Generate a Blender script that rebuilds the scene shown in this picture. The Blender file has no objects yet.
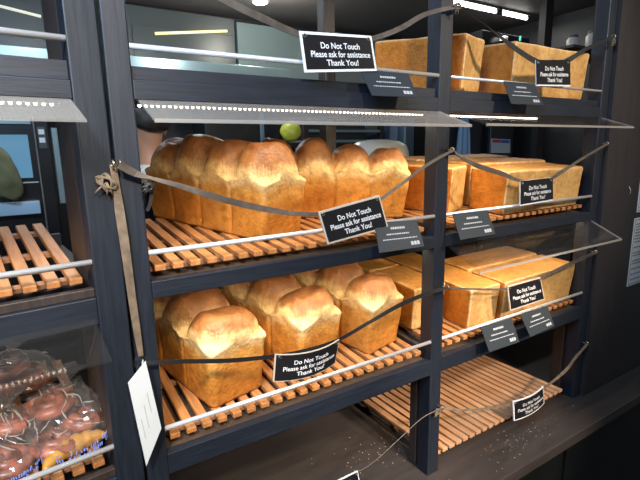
import bpy, bmesh, math, random
from mathutils import Vector, Matrix, noise
random.seed(7)
C = bpy.context.scene.collection
PI = math.pi
S = 0.76            # drawn with the shelf front one unit away from the lens; shrunk to metres at the end
EYE = 1.45          # lens height above the floor, metres
FLOOR = -EYE / S

# ------------------------------------------------------------------ camera frame
YAW, PIT, ROL, FPX = .55982, .194057, -.0191455, 458.68
def cam_rows():
    B = Matrix(((1,0,0),(0,0,-1),(0,1,0)))
    ca, sa = math.cos(YAW), math.sin(YAW); Yw = Matrix(((ca,0,-sa),(0,1,0),(sa,0,ca)))
    cb, sb = math.cos(PIT), math.sin(PIT); P = Matrix(((1,0,0),(0,cb,-sb),(0,sb,cb)))
    cc, sc = math.cos(ROL), math.sin(ROL); R = Matrix(((cc,-sc,0),(sc,cc,0),(0,0,1)))
    return R @ P @ Yw @ B
RW = cam_rows()
def at(px, py, Y):                       # point of the depth plane y = Y seen at a pixel
    d = RW.transposed() @ Vector(((px-320)/FPX, (py-240)/FPX, 1))
    return d * (Y / d.y)

# ------------------------------------------------------------------ materials
def new_mat(name):
    m = bpy.data.materials.new(name); m.use_nodes = True
    nt = m.node_tree; b = nt.nodes['Principled BSDF']
    return m, nt, b
def N(nt, t, **kw):
    n = nt.nodes.new(t)
    for k, v in kw.items(): setattr(n, k, v)
    return n
def ramp(nt, stops):
    r = N(nt, 'ShaderNodeValToRGB'); e = r.color_ramp.elements
    while len(e) < len(stops): e.new(.5)
    for q, (p, c) in zip(e, stops): q.position = p; q.color = (*c, 1)
    return r
def plain(name, col, rough=.5, metal=0., spec=.5, em=None, es=0., noise_amt=0., nscale=20):
    m, nt, b = new_mat(name)
    b.inputs['Base Color'].default_value = (*col, 1)
    b.inputs['Roughness'].default_value = rough; b.inputs['Metallic'].default_value = metal
    b.inputs['Specular IOR Level'].default_value = spec
    if em: b.inputs['Emission Color'].default_value = (*em, 1); b.inputs['Emission Strength'].default_value = es
    if noise_amt:
        tc = N(nt, 'ShaderNodeTexCoord'); no = N(nt, 'ShaderNodeTexNoise'); no.inputs['Scale'].default_value = nscale
        no.inputs['Detail'].default_value = 5
        nt.links.new(tc.outputs['Object'], no.inputs['Vector'])
        r = ramp(nt, [(.3, tuple(c*(1-noise_amt) for c in col)), (.7, tuple(min(1, c*(1+noise_amt)) for c in col))])
        nt.links.new(no.outputs['Fac'], r.inputs['Fac']); nt.links.new(r.outputs['Color'], b.inputs['Base Color'])
    return m
def wood(name, dark, light, stretch, scale=1., rough=.45, bump=.15, island=0., spec=.5):
    m, nt, b = new_mat(name); L = nt.links.new
    tc = N(nt, 'ShaderNodeTexCoord'); mp = N(nt, 'ShaderNodeMapping'); mp.inputs['Scale'].default_value = stretch
    L(tc.outputs['Object'], mp.inputs['Vector'])
    no = N(nt, 'ShaderNodeTexNoise'); no.inputs['Scale'].default_value = 8*scale; no.inputs['Detail'].default_value = 8
    no.inputs['Roughness'].default_value = .65
    L(mp.outputs['Vector'], no.inputs['Vector'])
    r = ramp(nt, [(.3, dark), (.7, light)]); L(no.outputs['Fac'], r.inputs['Fac'])
    out = r.outputs['Color']
    if island:
        ge = N(nt, 'ShaderNodeNewGeometry'); hs = N(nt, 'ShaderNodeHueSaturation')
        ma = N(nt, 'ShaderNodeMapRange'); ma.inputs['To Min'].default_value = 1-island; ma.inputs['To Max'].default_value = 1+island
        L(ge.outputs['Random Per Island'], ma.inputs['Value']); L(ma.outputs['Result'], hs.inputs['Value'])
        L(out, hs.inputs['Color']); out = hs.outputs['Color']
    L(out, b.inputs['Base Color']); b.inputs['Roughness'].default_value = rough
    b.inputs['Specular IOR Level'].default_value = spec
    bp = N(nt, 'ShaderNodeBump'); bp.inputs['Strength'].default_value = bump; bp.inputs['Distance'].default_value = .004
    L(no.outputs['Fac'], bp.inputs['Height']); L(bp.outputs['Normal'], b.inputs['Normal'])
    return m
def acrylic(name, tint, haze=.0, gloss=.12, rough=.05, ribs=False):
    m, nt, b = new_mat(name); nt.nodes.remove(b); L = nt.links.new
    out = nt.nodes['Material Output']
    tr = N(nt, 'ShaderNodeBsdfTransparent'); tr.inputs['Color'].default_value = (*tint, 1)
    gl = N(nt, 'ShaderNodeBsdfGlossy'); gl.inputs['Roughness'].default_value = rough
    fr = N(nt, 'ShaderNodeLayerWeight'); fr.inputs['Blend'].default_value = .5
    pw = N(nt, 'ShaderNodeMath', operation='POWER'); pw.inputs[1].default_value = 4.0
    L(fr.outputs['Facing'], pw.inputs[0])
    ad = N(nt, 'ShaderNodeMath', operation='MULTIPLY_ADD'); ad.inputs[1].default_value = .35; ad.inputs[2].default_value = gloss; ad.use_clamp = True
    L(pw.outputs[0], ad.inputs[0])
    mx = N(nt, 'ShaderNodeMixShader'); L(ad.outputs[0], mx.inputs['Fac']); L(tr.outputs[0], mx.inputs[1]); L(gl.outputs[0], mx.inputs[2])
    last = mx
    if haze:
        df = N(nt, 'ShaderNodeBsdfTranslucent'); df.inputs['Color'].default_value = (.75,.72,.66,1)
        d2 = N(nt, 'ShaderNodeBsdfDiffuse'); d2.inputs['Color'].default_value = (.7,.68,.63,1)
        m1 = N(nt, 'ShaderNodeMixShader'); m1.inputs['Fac'].default_value = .5
        L(df.outputs[0], m1.inputs[1]); L(d2.outputs[0], m1.inputs[2])
        m2 = N(nt, 'ShaderNodeMixShader'); m2.inputs['Fac'].default_value = haze
        L(mx.outputs[0], m2.inputs[1]); L(m1.outputs[0], m2.inputs[2]); last = m2
    if ribs:
        tc = N(nt, 'ShaderNodeTexCoord'); wv = N(nt, 'ShaderNodeTexWave'); wv.inputs['Scale'].default_value = 55
        L(tc.outputs['Object'], wv.inputs['Vector'])
        bp = N(nt, 'ShaderNodeBump'); bp.inputs['Strength'].default_value = .5; bp.inputs['Distance'].default_value = .003
        L(wv.outputs['Fac'], bp.inputs['Height']); L(bp.outputs['Normal'], gl.inputs['Normal'])
    L(last.outputs[0], out.inputs['Surface'])
    return m
def crust(name, rough=.5):
    m, nt, b = new_mat(name); L = nt.links.new
    at_ = N(nt, 'ShaderNodeAttribute'); at_.attribute_name = 'crust'
    tc = N(nt, 'ShaderNodeTexCoord')
    n1 = N(nt, 'ShaderNodeTexNoise'); n1.inputs['Scale'].default_value = 70; n1.inputs['Detail'].default_value = 6
    n2 = N(nt, 'ShaderNodeTexNoise'); n2.inputs['Scale'].default_value = 16; n2.inputs['Detail'].default_value = 4
    vo = N(nt, 'ShaderNodeTexVoronoi'); vo.inputs['Scale'].default_value = 150
    for q in (n1, n2, vo): L(tc.outputs['Object'], q.inputs['Vector'])
    r1 = ramp(nt, [(.33, (.70,.60,.50)), (.52, (1,1,1)), (.72, (1.12,1.10,1.04))]); L(n1.outputs['Fac'], r1.inputs['Fac'])
    r2 = ramp(nt, [(.3, (.88,.82,.76)), (.65, (1.06,1.04,1.02))]); L(n2.outputs['Fac'], r2.inputs['Fac'])
    mx = N(nt, 'ShaderNodeMix', data_type='RGBA', blend_type='MULTIPLY'); mx.inputs[0].default_value = .75
    L(at_.outputs['Color'], mx.inputs[6]); L(r1.outputs['Color'], mx.inputs[7])
    my = N(nt, 'ShaderNodeMix', data_type='RGBA', blend_type='MULTIPLY'); my.inputs[0].default_value = .8
    L(mx.outputs[2], my.inputs[6]); L(r2.outputs['Color'], my.inputs[7])
    L(my.outputs[2], b.inputs['Base Color'])
    b.inputs['Roughness'].default_value = rough; b.inputs['Specular IOR Level'].default_value = .35
    b.inputs['Subsurface Weight'].default_value = 0.0
    bp = N(nt, 'ShaderNodeBump'); bp.inputs['Strength'].default_value = .35; bp.inputs['Distance'].default_value = .003
    ad = N(nt, 'ShaderNodeMath', operation='ADD'); L(n1.outputs['Fac'], ad.inputs[0]); L(vo.outputs['Distance'], ad.inputs[1])
    L(ad.outputs[0], bp.inputs['Height']); L(bp.outputs['Normal'], b.inputs['Normal'])
    return m

M = {}
BD, BL_ = (.0045,.0065,.011), (.013,.018,.029)
M['post'] = wood('black_stained_wood_upright', BD, BL_, (14,14,1.2), rough=.5)
M['rail'] = wood('black_stained_wood_rail', BD, BL_, (1.2,14,14), rough=.5)
M['brown'] = wood('dark_brown_wood', (.018,.012,.010), (.045,.031,.025), (14,14,1.2), rough=.5)
M['under'] = wood('brown_board', (.05,.032,.022), (.10,.065,.045), (1.2,10,10), rough=.6)
M['slat'] = wood('orange_hardwood', (.33,.125,.038), (.64,.29,.105), (10,1.0,10), rough=.45, bump=.08, island=.16)
M['pale_slat'] = wood('pinkish_hardwood', (.42,.19,.085), (.74,.41,.21), (10,1.0,10), rough=.45, bump=.08, island=.12)
M['batten'] = wood('hardwood_batten', (.28,.12,.05), (.44,.20,.09), (1,10,10), rough=.5, island=.1)
M['counter'] = wood('dark_laminate', (.040,.032,.028), (.064,.051,.044), (1.0,7,7), scale=.7, rough=.30, bump=.02)
M['cabinet'] = plain('black_cabinet', (.006,.007,.007), .35, noise_amt=.3, nscale=6)
M['panel'] = wood('charcoal_panel', (.016,.013,.014), (.028,.022,.022), (4,4,.6), rough=.55, bump=.03)
M['rod'] = plain('steel_rod', (.82,.82,.82), .32, .55)
M['canopy'] = acrylic('hazy_acrylic', (.90,.88,.85), haze=.20, gloss=.10, rough=.10, ribs=True)
M['clear'] = acrylic('clear_acrylic', (.95,.94,.93), haze=.012, gloss=.03, rough=.03)
M['edge'] = acrylic('acrylic_edge', (.85,.85,.85), haze=.38, gloss=.12)
M['wrap'] = acrylic('clear_plastic_film', (.97,.96,.96), haze=.10, gloss=.12, rough=.12)
M['crust'] = crust('baked_crust')
M['strap'] = plain('brown_ribbon', (.075,.058,.045), .55, noise_amt=.35, nscale=60)
M['strap_tan'] = plain('khaki_cord', (.14,.10,.065), .7, noise_amt=.35, nscale=60)
M['strap_black'] = plain('black_ribbon', (.012,.011,.011), .5)
M['white'] = plain('white_card', (.80,.80,.78), .5)
M['cream'] = plain('cream_edge', (.55,.48,.40), .5)
M['black'] = plain('black_sign_face', (.012,.011,.012), .32)
M['ink'] = plain('white_ink', (.85,.85,.84), .5)
M['greyink'] = plain('grey_ink', (.42,.43,.44), .5)
M['slate'] = plain('slate_card', (.030,.036,.042), .38, spec=.35)
M['paper'] = plain('paper', (.58,.60,.60), .6)
M['paperink'] = plain('print', (.12,.12,.13), .6)
M['brass'] = plain('dull_brass', (.42,.36,.28), .35, 1.)
M['channel'] = plain('aluminium_channel', (.4,.38,.35), .4, .8)
M['led'] = plain('led_dots', (1,.95,.85), .4, em=(1,.90,.74), es=9.)
M['tube'] = plain('lamp_tube', (1,1,1), .4, em=(1,.97,.92), es=9.)
M['dim_lamp'] = plain('dim_yellow_lamp', (.8,.75,.4), .4, em=(.85,.78,.38), es=.75)
M['pale_lamp'] = plain('pale_lamp', (.8,.8,.7), .4, em=(.7,.68,.52), es=.45)
M['wall'] = plain('grey_green_wall', (.115,.135,.130), .55, noise_amt=.15, nscale=1.5)
M['darkwall'] = plain('dark_kitchen_wall', (.022,.023,.025), .6)
M['ceil'] = plain('dark_ceiling', (.115,.105,.102), .6, noise_amt=.1, nscale=2)
M['steel'] = plain('brushed_steel', (.22,.29,.30), .35, .6, noise_amt=.12, nscale=4)
M['bluesteel'] = plain('blue_grey_steel', (.16,.22,.30), .35, .5)
M['glasspanel'] = plain('grey_green_glass', (.17,.22,.21), .2, noise_amt=.15, nscale=1.2)
M['darkpanel'] = plain('dark_green_panel', (.055,.065,.062), .35, noise_amt=.15, nscale=2)
M['oven'] = plain('black_enamel', (.010,.011,.013), .25)
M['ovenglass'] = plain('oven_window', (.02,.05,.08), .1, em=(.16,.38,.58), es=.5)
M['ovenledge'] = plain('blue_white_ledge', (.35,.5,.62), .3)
M['olive'] = plain('olive_cloth', (.12,.12,.055), .8, noise_amt=.3, nscale=9)
M['lime'] = plain('yellow_green_plastic', (.42,.46,.05), .4)
M['ltblue'] = plain('light_blue_cloth', (.30,.45,.62), .8)
M['crease'] = acrylic('folded_film', (.95,.95,.95), haze=.55, gloss=.15)  # milky film for the tubes that stand in for white glints
M['red'] = plain('red_print', (.6,.06,.05), .5)
M['blue'] = plain('blue_print', (.06,.13,.50), .5)
M['ltprint'] = plain('blue_print_on_film', (.16,.28,.72), .5)
M['plastic'] = plain('cloudy_white_plastic', (.70,.72,.72), .3)
M['jar'] = plain('cream_jar', (.55,.53,.48), .4)
M['lid'] = plain('dark_lid', (.05,.05,.05), .4)
M['teal'] = plain('teal_indicator', (.1,.5,.4), .4, em=(.1,.55,.42), es=.6)
M['skin'] = plain('skin', (.52,.27,.17), .5)
M['hair'] = plain('dark_hair', (.018,.012,.010), .5)
M['shirt'] = plain('white_shirt', (.62,.64,.62), .8)
M['trousers'] = plain('black_trousers', (.02,.02,.022), .8)
M['floor'] = plain('dark_floor', (.05,.045,.04), .4, noise_amt=.2, nscale=5)
M['pastry'] = plain('glazed_red_brown_pastry', (.34,.115,.070), .32, noise_amt=.75, nscale=40)
M['golden'] = plain('golden_pastry', (.55,.27,.05), .4, noise_amt=.4, nscale=22)
M['crumb'] = plain('crumb', (.45,.32,.20), .8)

# ------------------------------------------------------------------ mesh helpers
class MB:
    def __init__(s): s.v = []; s.f = []
    def add(s, vs, fs):
        n = len(s.v); s.v += [tuple(p) for p in vs]; s.f += [tuple(i+n for i in f) for f in fs]; return s
    def box(s, a, b, mat=None):
        x0,y0,z0 = a; x1,y1,z1 = b
        vs = [(x0,y0,z0),(x1,y0,z0),(x1,y1,z0),(x0,y1,z0),(x0,y0,z1),(x1,y0,z1),(x1,y1,z1),(x0,y1,z1)]
        if mat: vs = [mat @ Vector(p) for p in vs]
        return s.add(vs, [(0,3,2,1),(4,5,6,7),(0,1,5,4),(1,2,6,5),(2,3,7,6),(3,0,4,7)])
    def tube(s, pts, r, n=10):
        pts = [Vector(p) for p in pts]; rings = []
        rr = r if isinstance(r, (list, tuple)) else [r]*len(pts)
        for i, p in enumerate(pts):
            t = (pts[min(i+1,len(pts)-1)] - pts[max(i-1,0)]).normalized()
            u = t.cross(Vector((0,0,1)) if abs(t.z) < .9 else Vector((1,0,0))).normalized(); w = t.cross(u)
            rings.append([p + (u*math.cos(2*PI*k/n) + w*math.sin(2*PI*k/n))*rr[i] for k in range(n)])
        vs = [q for g in rings for q in g]; fs = []
        for i in range(len(pts)-1):
            for k in range(n):
                a = i*n+k; b = i*n+(k+1)%n; fs.append((a, b, b+n, a+n))
        fs.append(tuple(range(n-1,-1,-1))); fs.append(tuple(range(len(vs)-n, len(vs))))
        return s.add(vs, fs)
    def torus(s, c, R, r, ax='Y', n=16, m=8):
        vs = []
        for i in range(n):
            a = 2*PI*i/n
            for j in range(m):
                b = 2*PI*j/m; q = (R+r*math.cos(b)); x, y, z = q*math.cos(a), r*math.sin(b), q*math.sin(a)
                if ax == 'X': x, y, z = y, x, z
                if ax == 'Z': x, y, z = x, z, y
                vs.append((c[0]+x, c[1]+y, c[2]+z))
        fs = [(i*m+j, i*m+(j+1)%m, ((i+1)%n)*m+(j+1)%m, ((i+1)%n)*m+j) for i in range(n) for j in range(m)]
        return s.add(vs, fs)
    def lathe(s, prof, c=(0,0,0), n=24):
        vs = []; fs = []
        for r, z in prof:
            for k in range(n): vs.append((c[0]+r*math.cos(2*PI*k/n), c[1]+r*math.sin(2*PI*k/n), c[2]+z))
        for i in range(len(prof)-1):
            for k in range(n): fs.append((i*n+k, i*n+(k+1)%n, (i+1)*n+(k+1)%n, (i+1)*n+k))
        fs.append(tuple(range(n-1,-1,-1))); fs.append(tuple(range(len(vs)-n, len(vs))))
        return s.add(vs, fs)
    def build(s, name, mat, parent=None, smooth=False, bevel=0.):
        me = bpy.data.meshes.new(name); me.from_pydata(s.v, [], s.f); me.validate()
        bm = bmesh.new(); bm.from_mesh(me); bmesh.ops.recalc_face_normals(bm, faces=bm.faces); bm.to_mesh(me); bm.free()
        me.materials.append(M[mat] if isinstance(mat, str) else mat)
        if smooth:
            for p in me.polygons: p.use_smooth = True
        o = bpy.data.objects.new(name, me); C.objects.link(o)
        if parent: o.parent = parent
        if bevel:
            b = o.modifiers.new('bevel', 'BEVEL'); b.width = bevel*S; b.segments = 2; b.limit_method = 'ANGLE'
        return o
def tag(o, label, cat, group=None, kind=None):
    o['label'] = label; o['category'] = cat
    if group: o['group'] = group
    if kind: o['kind'] = kind
    return o
def empty(name, label, cat, loc=(0,0,0), rz=0., group=None):
    o = bpy.data.objects.new(name, None); o.empty_display_size = .05; C.objects.link(o)
    o.location = loc; o.rotation_euler = (0,0,rz)
    return tag(o, label, cat, group)
def struct(o): o['kind'] = 'structure'; return o

# ------------------------------------------------------------------ shelf data (design units)
ZA, ZB, ZC, ZK = .171, -.245, -.661, -1.12       # front height of the three shelves and of the counter
TILT = .075
def zs(level, y): return level + TILT*(y-1.03)

# ---- main display shelf: two bays
BACK = 1.56
shelf = empty('display_shelf', 'black-stained wooden bread shelf with two bays standing on the dark counter', 'shelf', (.62, 1.2, ZK))
org = Vector(shelf.location)
def part(name, fn, mat, parent, o=None, **kw):
    mb = MB(); fn(mb)
    oo = Vector(parent.location) if o is None else o
    mb.v = [tuple(Vector(p)-oo) for p in mb.v]
    return mb.build(name, mat, parent, **kw)
TOPZ = .74
part('post', lambda m: m.box((.150,1,ZK),(.197,1.053,TOPZ)), 'post', shelf, bevel=.003)
part('post', lambda m: m.box((1.049,1,ZK),(1.1,1.053,TOPZ)), 'post', shelf, bevel=.003)
part('post', lambda m: m.box((1.955,1,ZK),(2.008,1.053,TOPZ)), 'post', shelf, bevel=.003)
part('side_panel', lambda m: m.box((1.962,1.0535,ZK),(1.998,1.061,TOPZ)), 'brown', shelf)
for x in (.15, 1.015):
    part('back_post', lambda m: m.box((x,BACK,ZK),(x+.05,BACK+.05,TOPZ)), 'brown', shelf, bevel=.003)
part('leg_block', lambda m: m.box((1.049,1.062,ZK),(1.1,1.095,ZC-.075)), 'brown', shelf, bevel=.003)
part('leg_block', lambda m: m.box((1.945,1.062,ZK),(2.0,1.11,ZC-.085)), 'brown', shelf, bevel=.003)
for (x0, x1, bay) in ((.197,1.049,0), (1.1,1.955,1)):
    for lv, Zs in ((0,ZA),(1,ZB),(2,ZC)):
        lo = -.066 if lv < 2 else -.080
        part('front_rail', lambda m: m.box((x0,1.0,Zs+lo),(x1,1.024,Zs-.027)), 'rail', shelf, bevel=.002)
        if lv == 0:
            part('front_lip', lambda m: m.box((x0,1.012,Zs-.027),(x1,1.03,Zs+.0)), 'rail', shelf, bevel=.002)
        part('shelf_board', lambda m: m.add([(x0,1.024,Zs-.046),(x1,1.024,Zs-.046),(x1,BACK,Zs-.046+TILT*.53),(x0,BACK,Zs-.046+TILT*.53),
             (x0,1.024,Zs-.034),(x1,1.024,Zs-.034),(x1,BACK,Zs-.034+TILT*.53),(x0,BACK,Zs-.034+TILT*.53)],
             [(0,3,2,1),(4,5,6,7),(0,1,5,4),(1,2,6,5),(2,3,7,6),(3,0,4,7)]), 'under', shelf)
        part('back_rail', lambda m: m.box((x0-.03,BACK,Zs-.03),(x1+.03,BACK+.03,Zs+.02)), 'rail', shelf, bevel=.002)
        zr = Zs+.036
        rd = part('guard_rod', lambda m: m.tube([(x0,1.006,zr),(x1,1.006,zr)], .0058 if not (lv==0 and bay==1) else .0045), 'rod', shelf, smooth=True)
    # side runners joining front and back posts under each shelf
for x in (.16, 1.06, 1.97):
    for Zs in (ZA,ZB,ZC):
        part('side_runner', lambda m: m.box((x,1.053,Zs-.075),(x+.03,BACK,Zs-.047)), 'brown', shelf)
# eye hooks on the posts
HOOKS = [(1.090,.395),(1.092,-.008),(1.092,-.440),(1.088,-.862),(1.962,.405),(1.99,.002),(1.985,-.445),(1.99,-.858),(.155,-.020),(.160,-.441)]
for hx, hz in HOOKS:
    part('eye_hook', lambda m: (m.torus((hx,.982,hz), .0075, .002, 'X'), m.tube([(hx,.990,hz),(hx,1.003,hz)], .002, 8)), 'brass', shelf, smooth=True)
# sloping acrylic canopies
def canopy(x0, x1, zb, zf, mat, parent, y0=1.0, y1=.88, o=None):
    t = .004
    c = part('canopy', lambda m: m.add([(x0,y1,zf),(x1,y1,zf),(x1,y0,zb),(x0,y0,zb),(x0,y1,zf+t),(x1,y1,zf+t),(x1,y0,zb+t),(x0,y0,zb+t)],
        [(0,3,2,1),(4,5,6,7),(0,1,5,4),(1,2,6,5),(2,3,7,6),(3,0,4,7)]), mat, parent, o=o)
    part('canopy_edge', lambda m: (m.box((x0,y1-.004,zf-.002),(x1,y1-.0002,zf+t+.001)),
         m.add([(x1,y1,zf),(x1+.004,y1,zf),(x1+.004,y0,zb),(x1,y0,zb),(x1,y1,zf+t+.001),(x1+.004,y1,zf+t+.001),(x1+.004,y0,zb+t+.001),(x1,y0,zb+t+.001)],
        [(0,3,2,1),(4,5,6,7),(0,1,5,4),(1,2,6,5),(2,3,7,6),(3,0,4,7)])), 'edge', c, o=Vector((0,0,0)) if o is not None else Vector(parent.location))
canopy(.204, 1.050, .101, .056, 'canopy', shelf)
canopy(1.115, 1.966, .101, .060, 'clear', shelf)
canopy(1.115, 1.966, -.316, -.374, 'clear', shelf)
# LED strips under the upper shelves: the lamps of this place
def led_strip(x0, x1, z, y, label, parent_rot=None, n=None):
    t = empty('led_strip', label, 'light strip', ((x0+x1)/2, y, z), 0, 'light strips under the shelf rails')
    o = Vector(t.location)
    part('channel', lambda m: m.box((x0,y-.012,z),(x1,y+.012,z+.008)), 'channel', t)
    n = n or int((x1-x0)/.0125)
    def dots(m):
        for i in range(n):
            x = x0+(i+.5)*(x1-x0)/n; m.lathe([(.0005,-.0045),(.0028,-.0035),(.0036,0)], (x,y,z), 8)
    part('diode_row', dots, 'led', t)
    return t
led_strip(.21, 1.04, .100, 1.052, 'dotted light strip under the top shelf above the two long domed loaves')
led_strip(1.11, 1.62, .100, 1.052, 'dotted light strip under the top shelf above the middle row of square loaves')
led_strip(.21, 1.04, ZB-.056, 1.046, 'dotted light strip under the middle shelf above the three domed loaves')
led_strip(1.11, 1.94, ZB-.056, 1.046, 'dotted light strip under the middle shelf above the lowest square loaves')

# ---- left shelf unit, turned six degrees
LA = math.radians(6.0); LP = Vector((.147,1.0,0))
def lw(x, y, z): return Vector((LP.x + x*math.cos(LA) - y*math.sin(LA), LP.y + x*math.sin(LA) + y*math.cos(LA), z))
lsh = empty('display_shelf', 'black-stained wooden shelf at the left holding bagged pastries and an empty tray', 'shelf', (LP.x,LP.y,ZK), LA)
lo_ = Vector((0,0,ZK))
LX0 = -.93
part('post', lambda m: m.box((-.060,0,ZK),(-.003,.055,TOPZ)), 'post', lsh, lo_, bevel=.003)
part('side_panel', lambda m: m.box((-.060,.055,ZK),(-.006,.205,TOPZ)), 'brown', lsh, lo_, bevel=.002)
part('post', lambda m: m.box((LX0-.055,0,ZK),(LX0,.055,TOPZ)), 'post', lsh, lo_, bevel=.003)
LT = .114
for lv, Zs in ((0,ZA),(1,ZB-.004),(2,ZC)):
    rl = -.092 if lv == 1 else -.070
    part('front_rail', lambda m: m.box((LX0,0,Zs+rl),(-.06,.024,Zs-.036)), 'rail', lsh, lo_, bevel=.002)
    part('front_lip', lambda m: m.box((LX0,.010,Zs-.036),(-.06,.028,Zs-.018 if lv else Zs)), 'rail' if lv == 0 else 'brown', lsh, lo_, bevel=.002)
    part('guard_rod', lambda m: m.tube([(LX0,.006,Zs+.037),(-.06,.006,Zs+.037)], .0062), 'rod', lsh, lo_, smooth=True)
    dz = LT*.53
    part('cross_bar', lambda m: (m.box((LX0,.12,Zs-.075),(-.06,.15,Zs-.045+LT*.09)), m.box((LX0,.40,Zs-.06),(-.06,.43,Zs-.045+LT*.37))), 'brown', lsh, lo_)
    part('back_rail', lambda m: m.box((LX0,.54,Zs-.03),(-.03,.57,Zs+.02)), 'rail', lsh, lo_)
    part('side_runner', lambda m: m.box((-.058,.205,Zs-.04),(-.03,.54,Zs-.012)), 'brown', lsh, lo_)
part('eye_hook', lambda m: (m.torus((-.007,-.018,-.020), .0075, .002, 'X'), m.tube([(-.007,-.010,-.020),(-.007,.002,-.020)], .002, 8)), 'brass', lsh, lo_, smooth=True)
canopy(LX0, -.064, .097, .053, 'canopy', lsh, 0., -.11, lo_)
canopy(LX0, -.068, -.330, -.380, 'clear', lsh, 0., -.11, lo_)
def led_left(z, label):
    t = empty('led_strip', label, 'light strip', lw(-.5,.05,z), LA, 'light strips under the shelf rails')
    o = Vector((-.5,.05,z))
    part('channel', lambda m: m.box((-.92,.038,z),(-.075,.062,z+.008)), 'channel', t, o)
    def dots(m):
        for i in range(64): m.lathe([(.0005,-.0045),(.0028,-.0035),(.0036,0)], (-.92+i*.0132,.05,z), 8)
    part('diode_row', dots, 'led', t, o)
led_left(.096, 'dotted light strip under the top shelf of the left unit')

# ------------------------------------------------------------------ slatted trays
def tray(label, x0, x1, y0, depth, z, tilt, rz=0., pivot=None, n=None, group='slatted wooden trays', w=.024, th=.013, mat='slat', gapw=None):
    """x0..x1 across, y0..y0+depth back; z is the slat top at the front edge"""
    n = n or int(round((x1-x0)/.0405))
    pitch = (x1-x0)/n
    w = pitch*.60 if gapw is None else pitch-gapw
    o = Vector((x0, y0, z-.024))
    loc = o if pivot is None else lw(*o)
    t = empty('slatted_tray', label, 'tray', loc, 0, group)
    t.rotation_euler = (Matrix.Rotation(rz,3,'Z') @ Matrix.Rotation(math.atan(tilt),3,'X')).to_euler()
    m = MB()
    for i in range(n):
        a = i*pitch + (pitch-w)/2
        m.box((a,0,.011),(a+w,depth,.024))
    m.build('slat_deck', mat, t, bevel=.0018)
    for y in (.035, depth*.5-.01, depth-.055):
        MB().box((.004,y,0),(x1-x0-.004,y+.022,.0107)).build('batten', 'batten', t, bevel=.001)
    return t
tray('slatted wooden tray under the two long domed loaves', .205, 1.040, 1.030, .51, ZB, TILT)
tray('slatted wooden tray under the three domed loaves', .205, 1.040, 1.030, .51, ZC, TILT)
tray('slatted wooden tray under the middle row of square loaves', 1.110, 1.945, 1.030, .51, ZB, TILT)
tray('slatted wooden tray under the lowest row of square loaves', 1.110, 1.945, 1.030, .51, ZC, TILT)
tray('slatted wooden tray under the square loaves on the top shelf', 1.110, 1.945, 1.034, .50, ZA, TILT)
tray('empty slatted wooden tray on the middle shelf at the left', -.905, -.068, .030, .50, ZB, LT, LA, True)
tray('slatted wooden tray under the bagged pastries', -.905, -.068, .030, .50, ZC, LT, LA, True)
tray('large empty slatted tray of pinkish orange wood lying low on the dark counter', 1.102, 1.905, 1.020, .420, ZK+.055, .0, n=22, gapw=.0105, mat='pale_slat')

# ------------------------------------------------------------------ bread
def lerp3(a, b, t): return tuple(a[i]+(b[i]-a[i])*t for i in range(3))
def smooth(a, b, x):
    t = max(0., min(1., (x-a)/(b-a))); return t*t*(3-2*t)
def finish_loaf(name, vs, fs, cols):
    me = bpy.data.meshes.new(name); me.from_pydata(vs, [], fs)
    ca = me.color_attributes.new('crust', 'FLOAT_COLOR', 'POINT')
    for i, c in enumerate(cols): ca.data[i].color = (*c, 1)
    for p in me.polygons: p.use_smooth = True
    me.materials.append(M['crust'])
    bm = bmesh.new(); bm.from_mesh(me); bmesh.ops.recalc_face_normals(bm, faces=bm.faces); bm.to_mesh(me); bm.free()
    o = bpy.data.objects.new(name, me); C.objects.link(o)
    return o
def lattice(nu, nv, nw, us, vs_, ws):
    idx = {}; pts = []; fs = []
    def g(i, j, k):
        key = (i,j,k)
        if key not in idx: idx[key] = len(pts); pts.append((us[i], vs_[j], ws[k], i, j, k))
        return idx[key]
    for j in range(nv):
        for i in range(nu):
            fs.append((g(i,j,nw),g(i+1,j,nw),g(i+1,j+1,nw),g(i,j+1,nw)))
            fs.append((g(i,j,0),g(i,j+1,0),g(i+1,j+1,0),g(i+1,j,0)))
    for k in range(nw):
        for i in range(nu):
            fs.append((g(i,0,k),g(i+1,0,k),g(i+1,0,k+1),g(i,0,k+1)))
            fs.append((g(i,nv,k),g(i,nv,k+1),g(i+1,nv,k+1),g(i+1,nv,k)))
        for j in range(nv):
            fs.append((g(0,j,k),g(0,j,k+1),g(0,j+1,k+1),g(0,j+1,k)))
            fs.append((g(nu,j,k),g(nu,j+1,k),g(nu,j+1,k+1),g(nu,j,k+1)))
    return pts, fs
def edge_spaced(n):      # denser towards the ends
    return [math.sin((i/n-.5)*PI) * .75 + (i/n-.5)*2*.25 for i in range(n+1)]
SIDE, SIDE2, BAND = (.60,.26,.048), (.48,.165,.020), (.84,.60,.29)
DOME, DOMEHI, BASE = (.235,.092,.034), (.37,.160,.056), (.48,.20,.04)
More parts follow.
